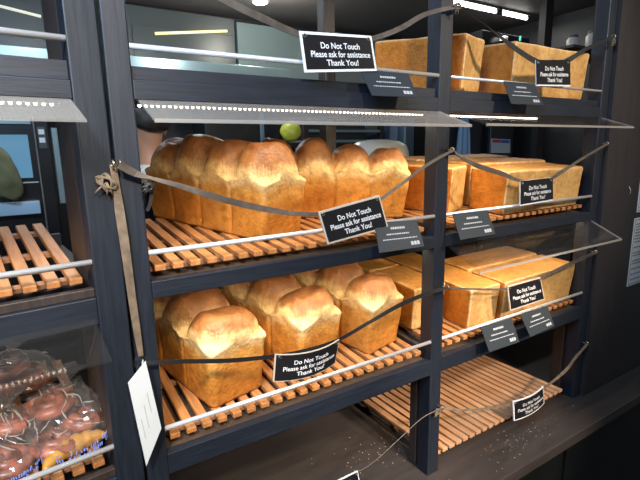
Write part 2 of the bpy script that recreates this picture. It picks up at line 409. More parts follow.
def domed_loaf(W, L, n, seed, h0=.142, Hd=.092, hs=None):
    """tin loaf with n domes in a row; length along y, base centre at the origin"""
    rnd = random.Random(seed)
    nu, nw = 34, 22; per = 26; nv = per*n
    us = edge_spaced(nu)
    vv = []
    for h in range(n):
        e = edge_spaced(per)
        for q in e[(0 if h == 0 else 1):]: vv.append(-1 + (2*h + 1 + q)/n)
    ws = [k/nw for k in range(nw+1)]
    pts, fs = lattice(nu, nv, nw, us, vv, ws)
    seg = L/n
    hum = []
    for h in range(n):
        hum.append(dict(c=-L/2+seg*(h+.5), H=(hs[h] if hs else Hd*(1+rnd.uniform(-.10,.08))), lean=rnd.uniform(-.10,.10), over=rnd.uniform(1.10,1.22)))
    def top(x, y):
        best = 0; bi = 0
        for h, d in enumerate(hum):
            dy = y-d['c']
            a = seg/2
            if dy > 0 and h < n-1: a *= d['over']
            if dy < 0 and h > 0: a *= 1.16
            rho = (abs(x/(W/2))**2.7 + abs(dy/a)**2.7)**(1/2.7)
            if rho < 1:
                z = d['H'] * (1-rho**2.6)**.55 * (1 + d['lean']*2*x/W)
                if z > best: best = z; bi = h
        return best, bi
    r = .020
    out = []; cols = []
    so = seed*7.31
    for (u, v, w, i, j, k) in pts:
        x, y = u*W/2, v*L/2
        qx = max(-W/2+r, min(W/2-r, x)); qy = max(-L/2+r, min(L/2-r, y))
        dx, dy = x-qx, y-qy
        if dx and dy:
            m_ = max(abs(dx), abs(dy)); ln = math.hypot(dx, dy); x, y = qx+dx/ln*m_, qy+dy/ln*m_
        ph = (v+1)/2*n; fr = ph-math.floor(min(ph, n-1e-6))
        a_s = max(0, math.cos((fr-.5)*PI))**.8
        a_e = max(0, math.cos(u*PI/2))**.8
        k_s = abs(u)**6; k_e = max(0, (abs(y)-(L/2-W/2))/(W/2))**6
        arch = (k_s*a_s + k_e*a_e)/(k_s+k_e+.02)
        hb = h0 - .010 + .018*arch                   # height of the tin line: arches over every dome
        if k == nw:
            t, bi = top(x, y)
            t *= 1.0
            z = hb + t
            # wrinkles on the baked skin
            z += .0055*noise.noise(Vector((x*14+so, y*14, 1.3)))*min(1, t/.03)
            rdg = abs(noise.noise(Vector((x*26+so, y*22, 4.1))))
            z += .0055*(.22-rdg)*min(1, t/.04)*(.4+.6*noise.noise(Vector((x*9, y*9+so, 6.6))))
            z += .0016*noise.noise(Vector((x*90+so, y*90, 7.7)))*min(1, t/.04)
        else:
            z = w*hb
        # tin taper, bulge at the tin line, grooves between the pieces
        s = .955 + .045*min(1, z/.10)
        b = .0075*math.exp(-((z-hb-.018)/.034)**2)
        nx = (abs(u) > .999)*math.copysign(1,u); ny = (abs(v) > .999)*math.copysign(1,v)
        x *= s; y *= s
        ex = math.copysign(smooth(.72, 1, abs(u)), u)
        ye = (abs(y/s)-(L/2-W*.14))/(W*.14); ey = math.copysign(smooth(0, 1, ye), v)
        x += ex*b; y += ey*b
        grv = 0
        for h in range(1, n):
            grv += math.exp(-((y/s-(-L/2+seg*h))/.0065)**2)
        if nx and k < nw: x -= nx*.0060*grv*smooth(0., .03, z)
        if (nx or ny) and k < nw:
            e = .0022*noise.noise(Vector((x*24+so, y*24, z*24)))
            x += nx*e; y += ny*e
        out.append((x, y, z))
        # colour of the bake
        jag = .012*noise.noise(Vector((x*30+so, y*30, z*30))) + .007*noise.noise(Vector((x*80, y*80+so, z*80)))
        h = z - hb + jag
        c = lerp3(SIDE, SIDE2, .5+.6*noise.noise(Vector((x*9, y*9+so, z*9))))
        c = lerp3(BASE, c, smooth(0, .03, z))
        c = lerp3(c, (.66,.34,.085), smooth(-.08, -.03, h)*.7)
        if nx: c = lerp3(c, SIDE2, .5*min(1, grv))
        band = .92*smooth(-.034, -.010, h)
        c = lerp3(c, BAND, band)
        up = smooth(.014, .038, h)
        d = lerp3(DOMEHI, DOME, smooth(.035, .088, h + .03*noise.noise(Vector((x*20+so, y*20, 9)))))
        pat = smooth(.05, .35, noise.noise(Vector((x*17+so, y*17, z*17+2))))
        d = lerp3(d, (.15,.056,.024), .75*pat*smooth(.03, .08, h))
        c = lerp3(c, d, up)
        if k == nw and n > 1:
            # pale torn crease where two domes meet
            t2 = noise.noise(Vector((x*25+so, y*25, 2.2)))
            if grv > .35 and t2 > -.2: c = lerp3(c, (.66,.44,.24), .55*min(1,grv))
        cols.append(c)
    return finish_loaf('domed_loaf', out, fs, cols)
def square_loaf(L, W, H, seed, lit_pale_sides=True, taper=.035):
    """lidded tin loaf, length along x, base centre at the origin"""
    nu, nv, nw = 46, 22, 18
    pts, fs = lattice(nu, nv, nw, edge_spaced(nu), edge_spaced(nv), [(1+q)/2 for q in edge_spaced(nw)])
    out = []; cols = []; so = seed*3.7
    r = .013
    pale, oran, top_ = (.66,.41,.155), (.55,.19,.022), (.66,.32,.085)  # pale faces carry the front light in their colour; opposite faces match
    sidec, endc = (pale, oran) if lit_pale_sides else (oran, pale)
    for (u, v, w, i, j, k) in pts:
        x, y, z = u*L/2, v*W/2, w*H
        q = Vector((max(-L/2+r,min(L/2-r,x)), max(-W/2+r,min(W/2-r,y)), max(r,min(H-r,z))))
        d = Vector((x,y,z))-q
        if sum(1 for e in d if abs(e) > 1e-6) > 1:
            m_ = max(abs(e) for e in d); d = d.normalized()*m_
        p = q+d
        s = 1 - taper + 2*taper*min(1, p.z/H)*.75
        p.x *= 1 + (s-1)*W/L*1.0; p.y *= s
        nx = (abs(u)>.999)*math.copysign(1,u); ny = (abs(v)>.999)*math.copysign(1,v)
        # faces sink a little between the crisp edges
        sag = .006*(1-u*u)*(1-v*v) if k == nw else 0
        p.z -= sag
        if ny: p.y -= ny*.007*(1-u*u)*4*w*(1-w)
        if nx: p.x -= nx*.006*(1-v*v)*4*w*(1-w)
        e = .0030*noise.noise(Vector((p.x*11+so, p.y*11, p.z*11)))
        p += Vector((nx*e, ny*e, e if k == nw else 0))
        out.append(tuple(p))
        nz = noise.noise(Vector((p.x*9+so, p.y*9, p.z*9)))
        wx, wy, wz = smooth(.93,1,abs(u)), smooth(.90,1,abs(v)), smooth(.93,1,w)
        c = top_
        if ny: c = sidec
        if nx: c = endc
        c = lerp3(c, (c[0]*.74, c[1]*.66, c[2]*.55), .5+.7*nz)
        ed = max(wx*wy, wx*wz*.9, wy*wz*.9) if not (k not in (0,nw) and not nx and not ny) else 0
        n_edge = (abs(u) > .975) + (abs(v) > .95) + (w > .96 or w < .03)
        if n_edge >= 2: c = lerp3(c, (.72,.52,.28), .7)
        if n_edge < 2 and not (nx or ny) and k == nw: c = lerp3(c, (.42,.19,.06), .35*smooth(.1,.5,nz+.1))
        cols.append(c)
    return finish_loaf('square_loaf', out, fs, cols)
def place(o, cx, cy, level, yaw, label, cat, group, lift=0.0015):
    R = Matrix.Rotation(math.atan(TILT),3,'X') @ Matrix.Rotation(yaw,3,'Z')
    o.location = (cx, cy, zs(level, cy)+lift); o.rotation_euler = R.to_euler()
    return tag(o, label, cat, group)
def corner(fx, fy, yaw, W, L): # centre of a loaf from its front-left base corner; width along x', length along y'
    c, s = math.cos(yaw), math.sin(yaw)
    return fx + c*W/2 - s*L/2, fy + s*W/2 + c*L/2
R_ = math.radians
GD = 'domed loaves in the middle bay'
y11 = R_(11)
c = corner(.330,1.060,R_(12),.174,.43); place(domed_loaf(.174,.43,3,1,h0=.168,hs=(.074,.092,.084)), *c, ZC, R_(12), 'leftmost of the three domed loaves on the low shelf, beside the left post', 'loaf of bread', GD)
c = corner(.606,1.082,R_(14),.170,.43); place(domed_loaf(.170,.43,3,2,h0=.166,hs=(.074,.092,.084)), *c, ZC, R_(14), 'middle one of the three domed loaves on the low shelf, behind the curved black sign', 'loaf of bread', GD)
c = corner(.860,1.082,R_(13),.170,.42); place(domed_loaf(.170,.42,3,3,h0=.168,hs=(.080,.094,.084)), *c, ZC, R_(13), 'domed loaf on the low shelf nearest the centre post, last of three', 'loaf of bread', GD)
y21 = R_(21)
c = corner(.510,1.086,y21,.172,.53); place(domed_loaf(.172,.53,4,4,h0=.160,hs=(.106,.106,.116,.092)), *c, ZB, y21, 'long four-domed loaf on the middle shelf beside the left post, in front of the worker', 'loaf of bread', GD)
y63 = R_(63.3)
cx = 1.075 + math.cos(y63)*.079 - math.sin(y63)*.25; cy = 1.160 + math.sin(y63)*.079 + math.cos(y63)*.25
place(domed_loaf(.162,.51,4,5,h0=.155,hs=(.080,.092,.114,.108)), cx, cy, ZB, y63, 'long domed loaf on the middle shelf behind the tilted framed sign', 'loaf of bread', GD)
GS = 'square loaves in the right bay and behind the centre post'
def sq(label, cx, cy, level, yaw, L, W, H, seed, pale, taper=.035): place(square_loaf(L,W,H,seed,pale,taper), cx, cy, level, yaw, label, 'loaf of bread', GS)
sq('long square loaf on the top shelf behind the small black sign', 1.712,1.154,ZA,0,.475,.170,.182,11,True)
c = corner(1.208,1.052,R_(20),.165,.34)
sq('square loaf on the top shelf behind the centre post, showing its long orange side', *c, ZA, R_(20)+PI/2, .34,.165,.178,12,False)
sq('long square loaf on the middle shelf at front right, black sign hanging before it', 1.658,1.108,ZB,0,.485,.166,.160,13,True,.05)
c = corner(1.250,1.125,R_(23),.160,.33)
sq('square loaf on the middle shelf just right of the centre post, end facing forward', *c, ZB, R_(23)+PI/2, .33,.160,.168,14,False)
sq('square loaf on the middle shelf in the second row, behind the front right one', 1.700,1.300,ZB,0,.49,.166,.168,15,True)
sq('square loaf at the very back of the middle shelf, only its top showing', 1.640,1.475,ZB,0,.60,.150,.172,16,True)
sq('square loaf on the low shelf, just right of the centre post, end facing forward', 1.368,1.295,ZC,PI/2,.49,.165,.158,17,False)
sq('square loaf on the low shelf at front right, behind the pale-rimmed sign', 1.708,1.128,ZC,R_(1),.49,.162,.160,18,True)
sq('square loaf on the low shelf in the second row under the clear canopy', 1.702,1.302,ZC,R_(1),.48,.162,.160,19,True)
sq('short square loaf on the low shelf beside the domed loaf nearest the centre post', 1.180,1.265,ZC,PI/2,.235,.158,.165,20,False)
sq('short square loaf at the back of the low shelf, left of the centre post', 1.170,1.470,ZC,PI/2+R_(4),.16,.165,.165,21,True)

# ------------------------------------------------------------------ signs, price cards, straps
def text_mesh(txt, bold=0.):
    cu = bpy.data.curves.new('t', 'FONT'); cu.body = txt; cu.offset = bold; cu.align_x = 'CENTER'
    o = bpy.data.objects.new('t', cu); C.objects.link(o)
    bpy.context.view_layer.update()
    me = bpy.data.meshes.new_from_object(o.evaluated_get(bpy.context.evaluated_depsgraph_get()))
    bpy.data.objects.remove(o); bpy.data.curves.remove(cu)
    vs = [tuple(v.co) for v in me.vertices]; fs = [tuple(p.vertices) for p in me.polygons]
    bpy.data.meshes.remove(me)
    x0 = min(v[0] for v in vs); x1 = max(v[0] for v in vs)
    return [((v[0]-x0)/(x1-x0), v[1]/.7) for v in vs], fs, (x1-x0)/.7
class Patch:                              # quad TL,TR,BR,BL bowed along s by `bow` towards the viewer
    def __init__(s, TL, TR, BR, BL, bow=0., sag=0.):
        s.q = [Vector(p) for p in (TL,TR,BR,BL)]; s.bow = bow; s.sag = sag
        s.n = (s.q[1]-s.q[0]).cross(s.q[3]-s.q[0]).normalized()
        if s.n.y > 0: s.n = -s.n
        s.w = (s.q[1]-s.q[0]).length; s.h = (s.q[3]-s.q[0]).length
    def __call__(s, a, b, off=0.):        # a across 0..1, b down 0..1
        TL,TR,BR,BL = s.q
        p = (TL*(1-a)+TR*a)*(1-b) + (BL*(1-a)+BR*a)*b
        return p + s.n*(off + s.bow*4*a*(1-a)) - Vector((0,0,s.sag*4*a*(1-a)))
def patch_slab(m, P, a0, a1, b0, b1, o0, o1, nx=10):
    vs = []; fs = []
    for i in range(nx+1):
        a = a0+(a1-a0)*i/nx
        vs += [P(a,b0,o0), P(a,b1,o0), P(a,b1,o1), P(a,b0,o1)]
    for i in range(nx):
        k = 4*i
        for e in range(4): fs.append((k+e, k+(e+1)%4, k+4+(e+1)%4, k+4+e))
    fs += [(3,2,1,0), (4*nx,4*nx+1,4*nx+2,4*nx+3)]
    m.add(vs, fs)
def patch_text(m, P, txt, a_mid, b_base, height, off, maxw=None, bold=.02, align='c'):
    """height in units; b_base is the baseline, down from the top edge (0..1)"""
    vs, fs, asp = text_mesh(txt, bold)
    wa = height*asp/P.w
    if maxw: wa = maxw
    hb = height/P.h
    a0 = a_mid-wa/2 if align == 'c' else (a_mid if align == 'l' else a_mid-wa)
    m.add([P(a0+x*wa, b_base-y*hb, off) for x, y in vs], fs)
SIGN_LINES = ['Do Not Touch', 'Please ask for assistance', 'Thank You!']
def sign(label, quad, rim='white', bow=0., sag=0., border=(.022,.05), rimonly=None):
    P = Patch(*quad, bow=bow, sag=sag)
    ctr = P(.5,.5)
    t = empty('hanging_sign', label, 'sign', ctr, 0, 'black do not touch signs on the ribbons')
    bx, by = border
    def rel(m): m.v = [tuple(Vector(p)-ctr) for p in m.v]; return m
    m = MB(); patch_slab(m, P, 0, 1, 0, 1, -.0015, .0015); rel(m).build('plate', rim, t)
    m = MB()
    a0, a1, b0, b1 = (bx,1-bx,by,1-by) if not rimonly else rimonly
    patch_slab(m, P, a0, a1, b0, b1, .0016, .0022); rel(m).build('face', 'black', t)
    m = MB(); hh = P.h*.155
    for txt, b, wd in zip(SIGN_LINES, (.40,.62,.84), (.54,.82,.44)):
        patch_text(m, P, txt, .52, b, hh, .0026, maxw=wd, bold=.012)
    rel(m).build('lettering', 'ink', t)
    for a in (.06,.94):
        m = MB(); c_ = P(a,.10,.0026); m.torus(c_, .0035, .0012, 'Y', 12, 6); rel(m).build('eyelet', 'brass', t)
    return t
FY = .978
def Q(*px, Y=FY): return [at(x, y, Y if not isinstance(Y,(list,tuple)) else Y[i]) for i, (x, y) in enumerate(px)]
sign('black do not touch sign with thick white rim, hanging at the top shelf', Q((299,31),(371,36),(376.5,71),(304.5,72.5)), border=(.028,.07))
sign('small black sign with white lettering hanging before the loaf on the top shelf', Q((535.5,60),(569.5,60),(570,86.5),(536,86)), border=(.02,.05), rimonly=(0.,1.,0.,.94))
sign('tilted black sign with pale rim hanging before the long domed loaf on the middle shelf', Q((318,212),(379,195),(388,227.5),(327.5,244.5)), rim='cream', border=(.022,.055))
sign('small black sign hanging before the front square loaf of the middle shelf', Q((520,181),(552.5,177.5),(552.5,200.5),(520,206)), rimonly=(0.,1.,0.,.94))
sign('curved black sign hanging before the middle one of three domed loaves', Q((275,354),(339,339),(335,362.5),(273,381.5), Y=(.975,.985,.985,.975)), rim='cream', bow=.016, sag=.008, border=(.012,.03))
sign('small black sign with pale rim hanging before the lowest row of square loaves', Q((507,286),(540,277),(544.5,299.5),(510,311)), rim='cream', border=(.025,.055))
sign('curved black sign hanging low over the big empty slatted tray', Q((512.5,401),(543,386),(544,403),(513.5,421), Y=(.975,.98,.98,.975)), rim='white', bow=.010, sag=.004, border=(.03,.06))
sign('black sign at the lower edge of the picture, over the bare counter', Q((318,490),(357.5,470.5),(360.5,487),(322,507)), rim='white', border=(.025,.055))

def price_card(label, quad, price_bits=3):
    P = Patch(*quad); ctr = P(.5,.5)
    t = empty('price_card', label, 'price card', ctr, 0, 'dark price cards clipped to the shelf rods')
    def rel(m): m.v = [tuple(Vector(p)-ctr) for p in m.v]; return m
    m = MB(); patch_slab(m, P, 0, 1, 0, 1, 0, .0022); rel(m).build('card', 'slate', t)
    m = MB(); rnd = random.Random(label)
    def dashes(a0, a1, b, h):
        a = a0
        while a < a1:
            w = rnd.uniform(.02,.05); patch_slab(m, P, a, min(a1,a+w), b, b+h, .00225, .00235, 1); a += w+.012
    dashes(.34,.66,.20,.075); dashes(.22,.74,.42,.045); dashes(.12,.90,.60,.035)
    a = .72
    for i in range(price_bits): patch_slab(m, P, a, a+.055, .76, .89, .00225, .00235, 1); a += .07
    rel(m).build('lettering', 'greyink', t)
    for a in (.2,.8):
        m = MB(); c_ = P(a, -.01, -.004); m.torus((c_.x, c_.y+.004, c_.z), .008, .0016, 'X', 12, 6)
        rel(m).build('clip', 'clear', t)
    return t
def PC(*px): return [at(x, y, Y) for (x, y), Y in zip(px, (.985,.985,.945,.945))]
price_card('grey glaring price card leaning on the top rod, left of the centre post', PC((360,70),(408,74),(417,97.5),(372,96)))
price_card('dark price card leaning on the top rod, right of the centre post', PC((503,81.5),(534,84),(543,105.5),(511,104)))
price_card('dark price card on the middle rod beside the tilted sign', PC((374,223),(416,220),(424,246.5),(379,253)))
price_card('dark price card on the middle rod, just right of the centre post', PC((452,214),(487,210.5),(495,234),(460,240)))
price_card('dark price card on the lowest rod, left one of the pair in the right bay', PC((480,327),(511,318),(519,342),(489,352)))
price_card('dark price card on the lowest rod, right one of the pair in the right bay', PC((520,315),(547,306),(554,326),(530,337)))

def strap(label, pts, mat, w=.011, widths=None, name='ribbon', twist=None, group='ribbons strung across the shelves', sub=6):
    # smooth curve through points, flat section with real thickness
    P = [Vector(p) for p in pts]; out = []
    for i in range(len(P)-1):
        p0 = P[max(i-1,0)]; p1 = P[i]; p2 = P[i+1]; p3 = P[min(i+2,len(P)-1)]
        for k in range(sub):
            t = k/sub
            out.append((.5*((2*p1)+(p2-p0)*t+(2*p0-5*p1+4*p2-p3)*t*t+(3*p1-p0-3*p2+p3)*t**3), i+t))
    out.append((P[-1], len(P)-1.))
    vs = []; fs = []; th = .0016
    for i, (p, f) in enumerate(out):
        t = (out[min(i+1,len(out)-1)][0]-out[max(i-1,0)][0]).normalized()
        i0 = min(int(f), len(P)-2); fr = f-i0
        ww = w if widths is None else widths[i0]*(1-fr)+widths[i0+1]*fr
        tw = 0 if twist is None else twist[i0]*(1-fr)+twist[i0+1]*fr
        fw = Vector((0,-1,0)); side = t.cross(fw).normalized(); nn = side.cross(t).normalized()
        a = math.radians(tw); s2 = side*math.cos(a)+nn*math.sin(a); n2 = s2.cross(t).normalized()
        for e, g in ((-1,-1),(1,-1),(1,1),(-1,1)): vs.append(p + s2*e*ww/2 + n2*g*th/2)
    for i in range(len(out)-1):
        for e in range(4): fs.append((4*i+e, 4*i+(e+1)%4, 4*i+4+(e+1)%4, 4*i+4+e))
    fs += [(3,2,1,0), tuple(range(len(vs)-4, len(vs)))]
    o0 = P[0]
    m = MB(); m.add([Vector(v)-o0 for v in vs], fs)
    o = m.build(name, mat, smooth=False); o.location = o0
    return tag(o, label, 'ribbon', group)
def SP(Y, *px): return [at(x, y, Y) for x, y in px]
D = .9805                                     # plane just behind the signs
strap('brown ribbon along the top left, holding the thick-rimmed sign', [Vector((.170,.990,.40)), Vector((.28,.984,.352))] + SP(D,(225,0),(260,17),(302,35),(335,38),(369,39),(400,28.5),(425,14.5)) + [Vector((1.088,.978,.393))],
      'strap', widths=[.016,.017,.017,.017,.015,.012,.012,.014,.014,.010], twist=[0,0,0,0,10,0,0,20,30,10])
strap('dark ribbon at top right, holding the small sign on the top shelf', [Vector((1.092,.978,.393))] + SP(D,(480,21),(510,44.5),(537,62),(553,64),(567,61),(588,48)) + [Vector((1.960,.978,.403))],
      'strap_black', widths=[.006,.008,.018,.020,.016,.018,.014,.012], twist=[60,60,10,0,0,10,40,40])
strap('brown ribbon drooping across the long domed loaf, holding the tilted sign', [Vector((.152,.972,-.020))] + SP(D,(135,173),(150,178),(180,186),(215,197),(250,206),(290,213),(321,214)) + SP(.982,(350,208)) + SP(D,(377,201),(400,185),(427,165)) + [Vector((1.090,.976,-.009))],
      'strap', widths=[.017,.015,.010,.012,.015,.015,.012,.010,.010,.009,.008,.009,.008], twist=[0,10,50,20,0,0,30,10,0,20,50,40,40])
strap('dark ribbon in the right bay holding the small sign of the middle shelf', [Vector((1.092,.976,-.009))] + SP(D,(462,158),(478,166),(500,173),(521,181),(537,181),(552,178.5),(580,160)) + [Vector((1.988,.977,.002))],
      'strap', widths=[.008,.010,.016,.016,.012,.010,.010,.010,.010], twist=[30,20,0,0,30,0,10,50,50])
strap('black ribbon across the three domed loaves, holding the curved sign', [Vector((.162,.976,-.441))] + SP(D,(180,361.5),(230,360.5),(276,356)) + SP(.972,(307,350)) + SP(.986,(338,340)) + SP(D,(370,322),(400,305),(430,292.5)) + [Vector((1.090,.976,-.440))],
      'strap_black', widths=[.008,.010,.011,.010,.010,.010,.010,.013,.013,.009], twist=[20,0,0,0,0,0,20,10,10,20])
strap('dark ribbon holding the small pale-rimmed sign of the low shelf', [Vector((1.092,.976,-.440))] + SP(D,(470,289),(508,289),(525,284),(540,278.5),(565,266)) + [Vector((1.983,.977,-.445))],
      'strap', widths=[.007,.007,.008,.008,.009,.013,.012], twist=[40,40,20,0,10,20,20])
strap('thin tan cord running from the centre post down to the sign at the lower edge', [Vector((1.086,.976,-.862))] + SP(D,(423,417.5),(397,441),(375,461),(355,473.5)) + [Vector((.60,.9795,-.945)), Vector((.162,.984,-.86))],
      'strap_tan', widths=[.010,.009,.006,.006,.006,.006,.006], twist=[20,40,40,40,20,0,0])
strap('tan ribbon over the empty counter tray, holding the low curved sign', [Vector((1.088,.976,-.862))] + SP(D,(470,410),(513,404)) + SP(.974,(530,396)) + SP(.982,(544,388)) + SP(D,(565,371),(575,358)) + [Vector((1.988,.977,-.857))],
      'strap_tan', widths=[.009,.007,.008,.009,.011,.014,.013,.010], twist=[40,40,20,0,0,20,20,30])
strap('wide khaki ribbon hanging straight down between the two left posts', [lw(x, -.012, z) for x, z in ((-.006,-.02),(-.003,-.065),(-.002,-.111),(.001,-.173),(.003,-.236),(.005,-.301),(.008,-.369),(.011,-.428))],
      'strap_tan', widths=[.012,.014,.018,.018,.017,.016,.015,.010], twist=[0,20,0,0,5,10,10,0], group='ribbons tied to the left post')
# knot of frayed tape on the left post
def knot(name, label, c, mat, n, R, seed, cat='knot', group=None):
    rnd = random.Random(seed); m = MB(); c = Vector(c)
    for i in range(n):
        a = rnd.uniform(0, PI); tilt = rnd.uniform(-.5,.5); pts = []
        for k in range(13):
            b = 2*PI*k/12
            p = Vector((R*math.cos(b)*(1+.1*i%3), -.006-.006*abs(math.sin(b)), R*.55*math.sin(b)))
            pts.append(Matrix.Rotation(a+tilt,3,'Y') @ p)
        m.tube(pts, .0022, 6)
    for i in range(4):
        a = rnd.uniform(PI*.9, PI*1.6); m.tube([(0,-.008,0),(R*1.2*math.cos(a),-.010,R*math.sin(a)),(R*2*math.cos(a),-.008,R*1.5*math.sin(a)-.004)], [.002,.0022,.0012], 6)
    o = m.build(name, mat, smooth=True); o.location = c
    return tag(o, label, cat, group)
knot('tape_knot', 'frayed tan knot of tape on the upper part of the left post', lw(-.020,-.006,-.055), 'strap_tan', 5, .015, 3)
knot('tape_knot', 'grey knot of ribbon tied around the hook at the top of the centre post', (1.088,.985,.392), 'strap', 4, .012, 5)
knot('tape_knot', 'small tan knot of cord on the centre post near the counter', (1.072,.992,-.872), 'strap_tan', 4, .011, 8)
knot('tape_knot', 'dark knot of ribbon dangling at the edge of the left post beside the long loaf', (.205,.985,-.068), 'strap_black', 4, .009, 9)
knot('tape_knot', 'thin knotted ribbon end at the right post of the top shelf', (1.955,.985,.385), 'strap', 4, .011, 12)
strap('short dark ribbon end hanging from the knot beside the long domed loaf', [at(153,177,.984), at(152,190,.984), at(150,204,.984), at(147,211,.984)], 'strap_black', w=.007, name='ribbon_end', group='ribbons tied to the left post')

# white tag hanging on the left post
P = Patch(at(145.5,361,.965), at(161.3,428,.972), at(146.2,466,.966), at(128,383,.962))
ctr = P(.5,.5)
t = empty('hanging_tag', 'white paper tag hanging askew from a ring on the left post', 'tag', ctr)
m = MB(); patch_slab(m, P, 0, 1, 0, 1, -.001, .001, 3); m.v = [tuple(Vector(p)-ctr) for p in m.v]; m.build('tag_card', 'paper', t)
m = MB()
for b0, a0, a1 in ((.25,.35,.62),(.5,.42,.72),(.75,.5,.75)): patch_slab(m, P, a0, a1, b0, b0+.04, .0011, .0014, 2)
m.v = [tuple(Vector(p)-ctr) for p in m.v]; m.build('pen_marks', 'greyink', t)
m = MB(); pc = at(141,362,.975); m.torus(tuple(pc-ctr), .013, .0022, 'Y', 16, 6); m.build('ring', 'clear', t, smooth=True)

# ------------------------------------------------------------------ bagged pastries on the left low shelf
def lpos(x, y): return lw(x, y, ZC + LT*(y-.03))
def blob(sx, sy, sz, seed, amp=.25, f=3., nu=28, nv=18, flat=True):
    vs = []; fs = []
    for j in range(nv+1):
        th = PI*j/nv
        for i in range(nu):
            ph = 2*PI*i/nu
            d = Vector((math.sin(th)*math.cos(ph), math.sin(th)*math.sin(ph), math.cos(th)))
            r = 1 + amp*noise.noise(d*f + Vector((seed*3.1,0,seed))) + amp*.4*noise.noise(d*f*3+Vector((0,seed,0)))
            z = d.z*r*sz
            if flat: z = max(z, -sz*.72)
            vs.append((d.x*r*sx, d.y*r*sy, z + (sz*.72 if flat else 0)))
    for j in range(nv):
        for i in range(nu): fs.append((j*nu+i, j*nu+(i+1)%nu, (j+1)*nu+(i+1)%nu, (j+1)*nu+i))
    return vs, fs
def swirl(name, label, x, y, lift, R, seed, mat, group='pastries in the clear bags'):
    m = MB(); pts = []; rr = []
    turns = 2.3
    for k in range(46):
        a = 2*PI*turns*k/45; r = R*(.12+.88*k/45); wob = 1+.12*noise.noise(Vector((k*.5,seed,0)))
        pts.append((r*wob*math.cos(a), r*wob*math.sin(a), R*.40 + R*.28*(1-k/45))); rr.append(R*.26*(1+.2*noise.noise(Vector((k*.9,seed*2,3)))))
    m.tube(pts, rr, 10)
    o = m.build(name, mat, smooth=True)
    p = lpos(x, y); o.location = (p.x, p.y, p.z+lift)
    o.rotation_euler = (math.atan(LT)+random.uniform(-.2,.2), random.uniform(-.2,.2), random.uniform(0,6))
    return tag(o, label, 'pastry', group)
k = 0
for (x, y, lift, R, mat, lab) in (
    (-.185,.400,.004,.060,'pastry','red-brown swirl pastry in the rear bag at the left edge'),
    (-.265,.390,.004,.055,'pastry','red-brown swirl pastry deep in the rear bag, cut by the picture edge'),
    (-.215,.385,.060,.050,'pastry','pinkish swirl pastry lying on top in the rear bag'),
    (-.150,.235,.004,.058,'pastry','red-brown swirl pastry at the back of the middle bag'),
    (-.100,.160,.004,.052,'pastry','dark red-brown swirl pastry at the right of the middle bag'),
    (-.160,.110,.004,.050,'pastry','red-brown swirl pastry at the front left of the middle bag'),
    (-.150,.180,.055,.050,'pastry','pinkish swirl pastry piled on top in the middle bag'),
    (-.245,.180,.004,.055,'pastry','red-brown swirl pastry in the front bag at the left edge'),
    (-.250,.095,.004,.050,'pastry','dark red-brown swirl pastry lowest in the front left bag'),
    (-.235,.140,.058,.048,'pastry','pinkish swirl pastry on top in the front left bag')):
    k += 1; swirl('swirl_pastry', lab, x, y, lift, R, k*1.7, mat)
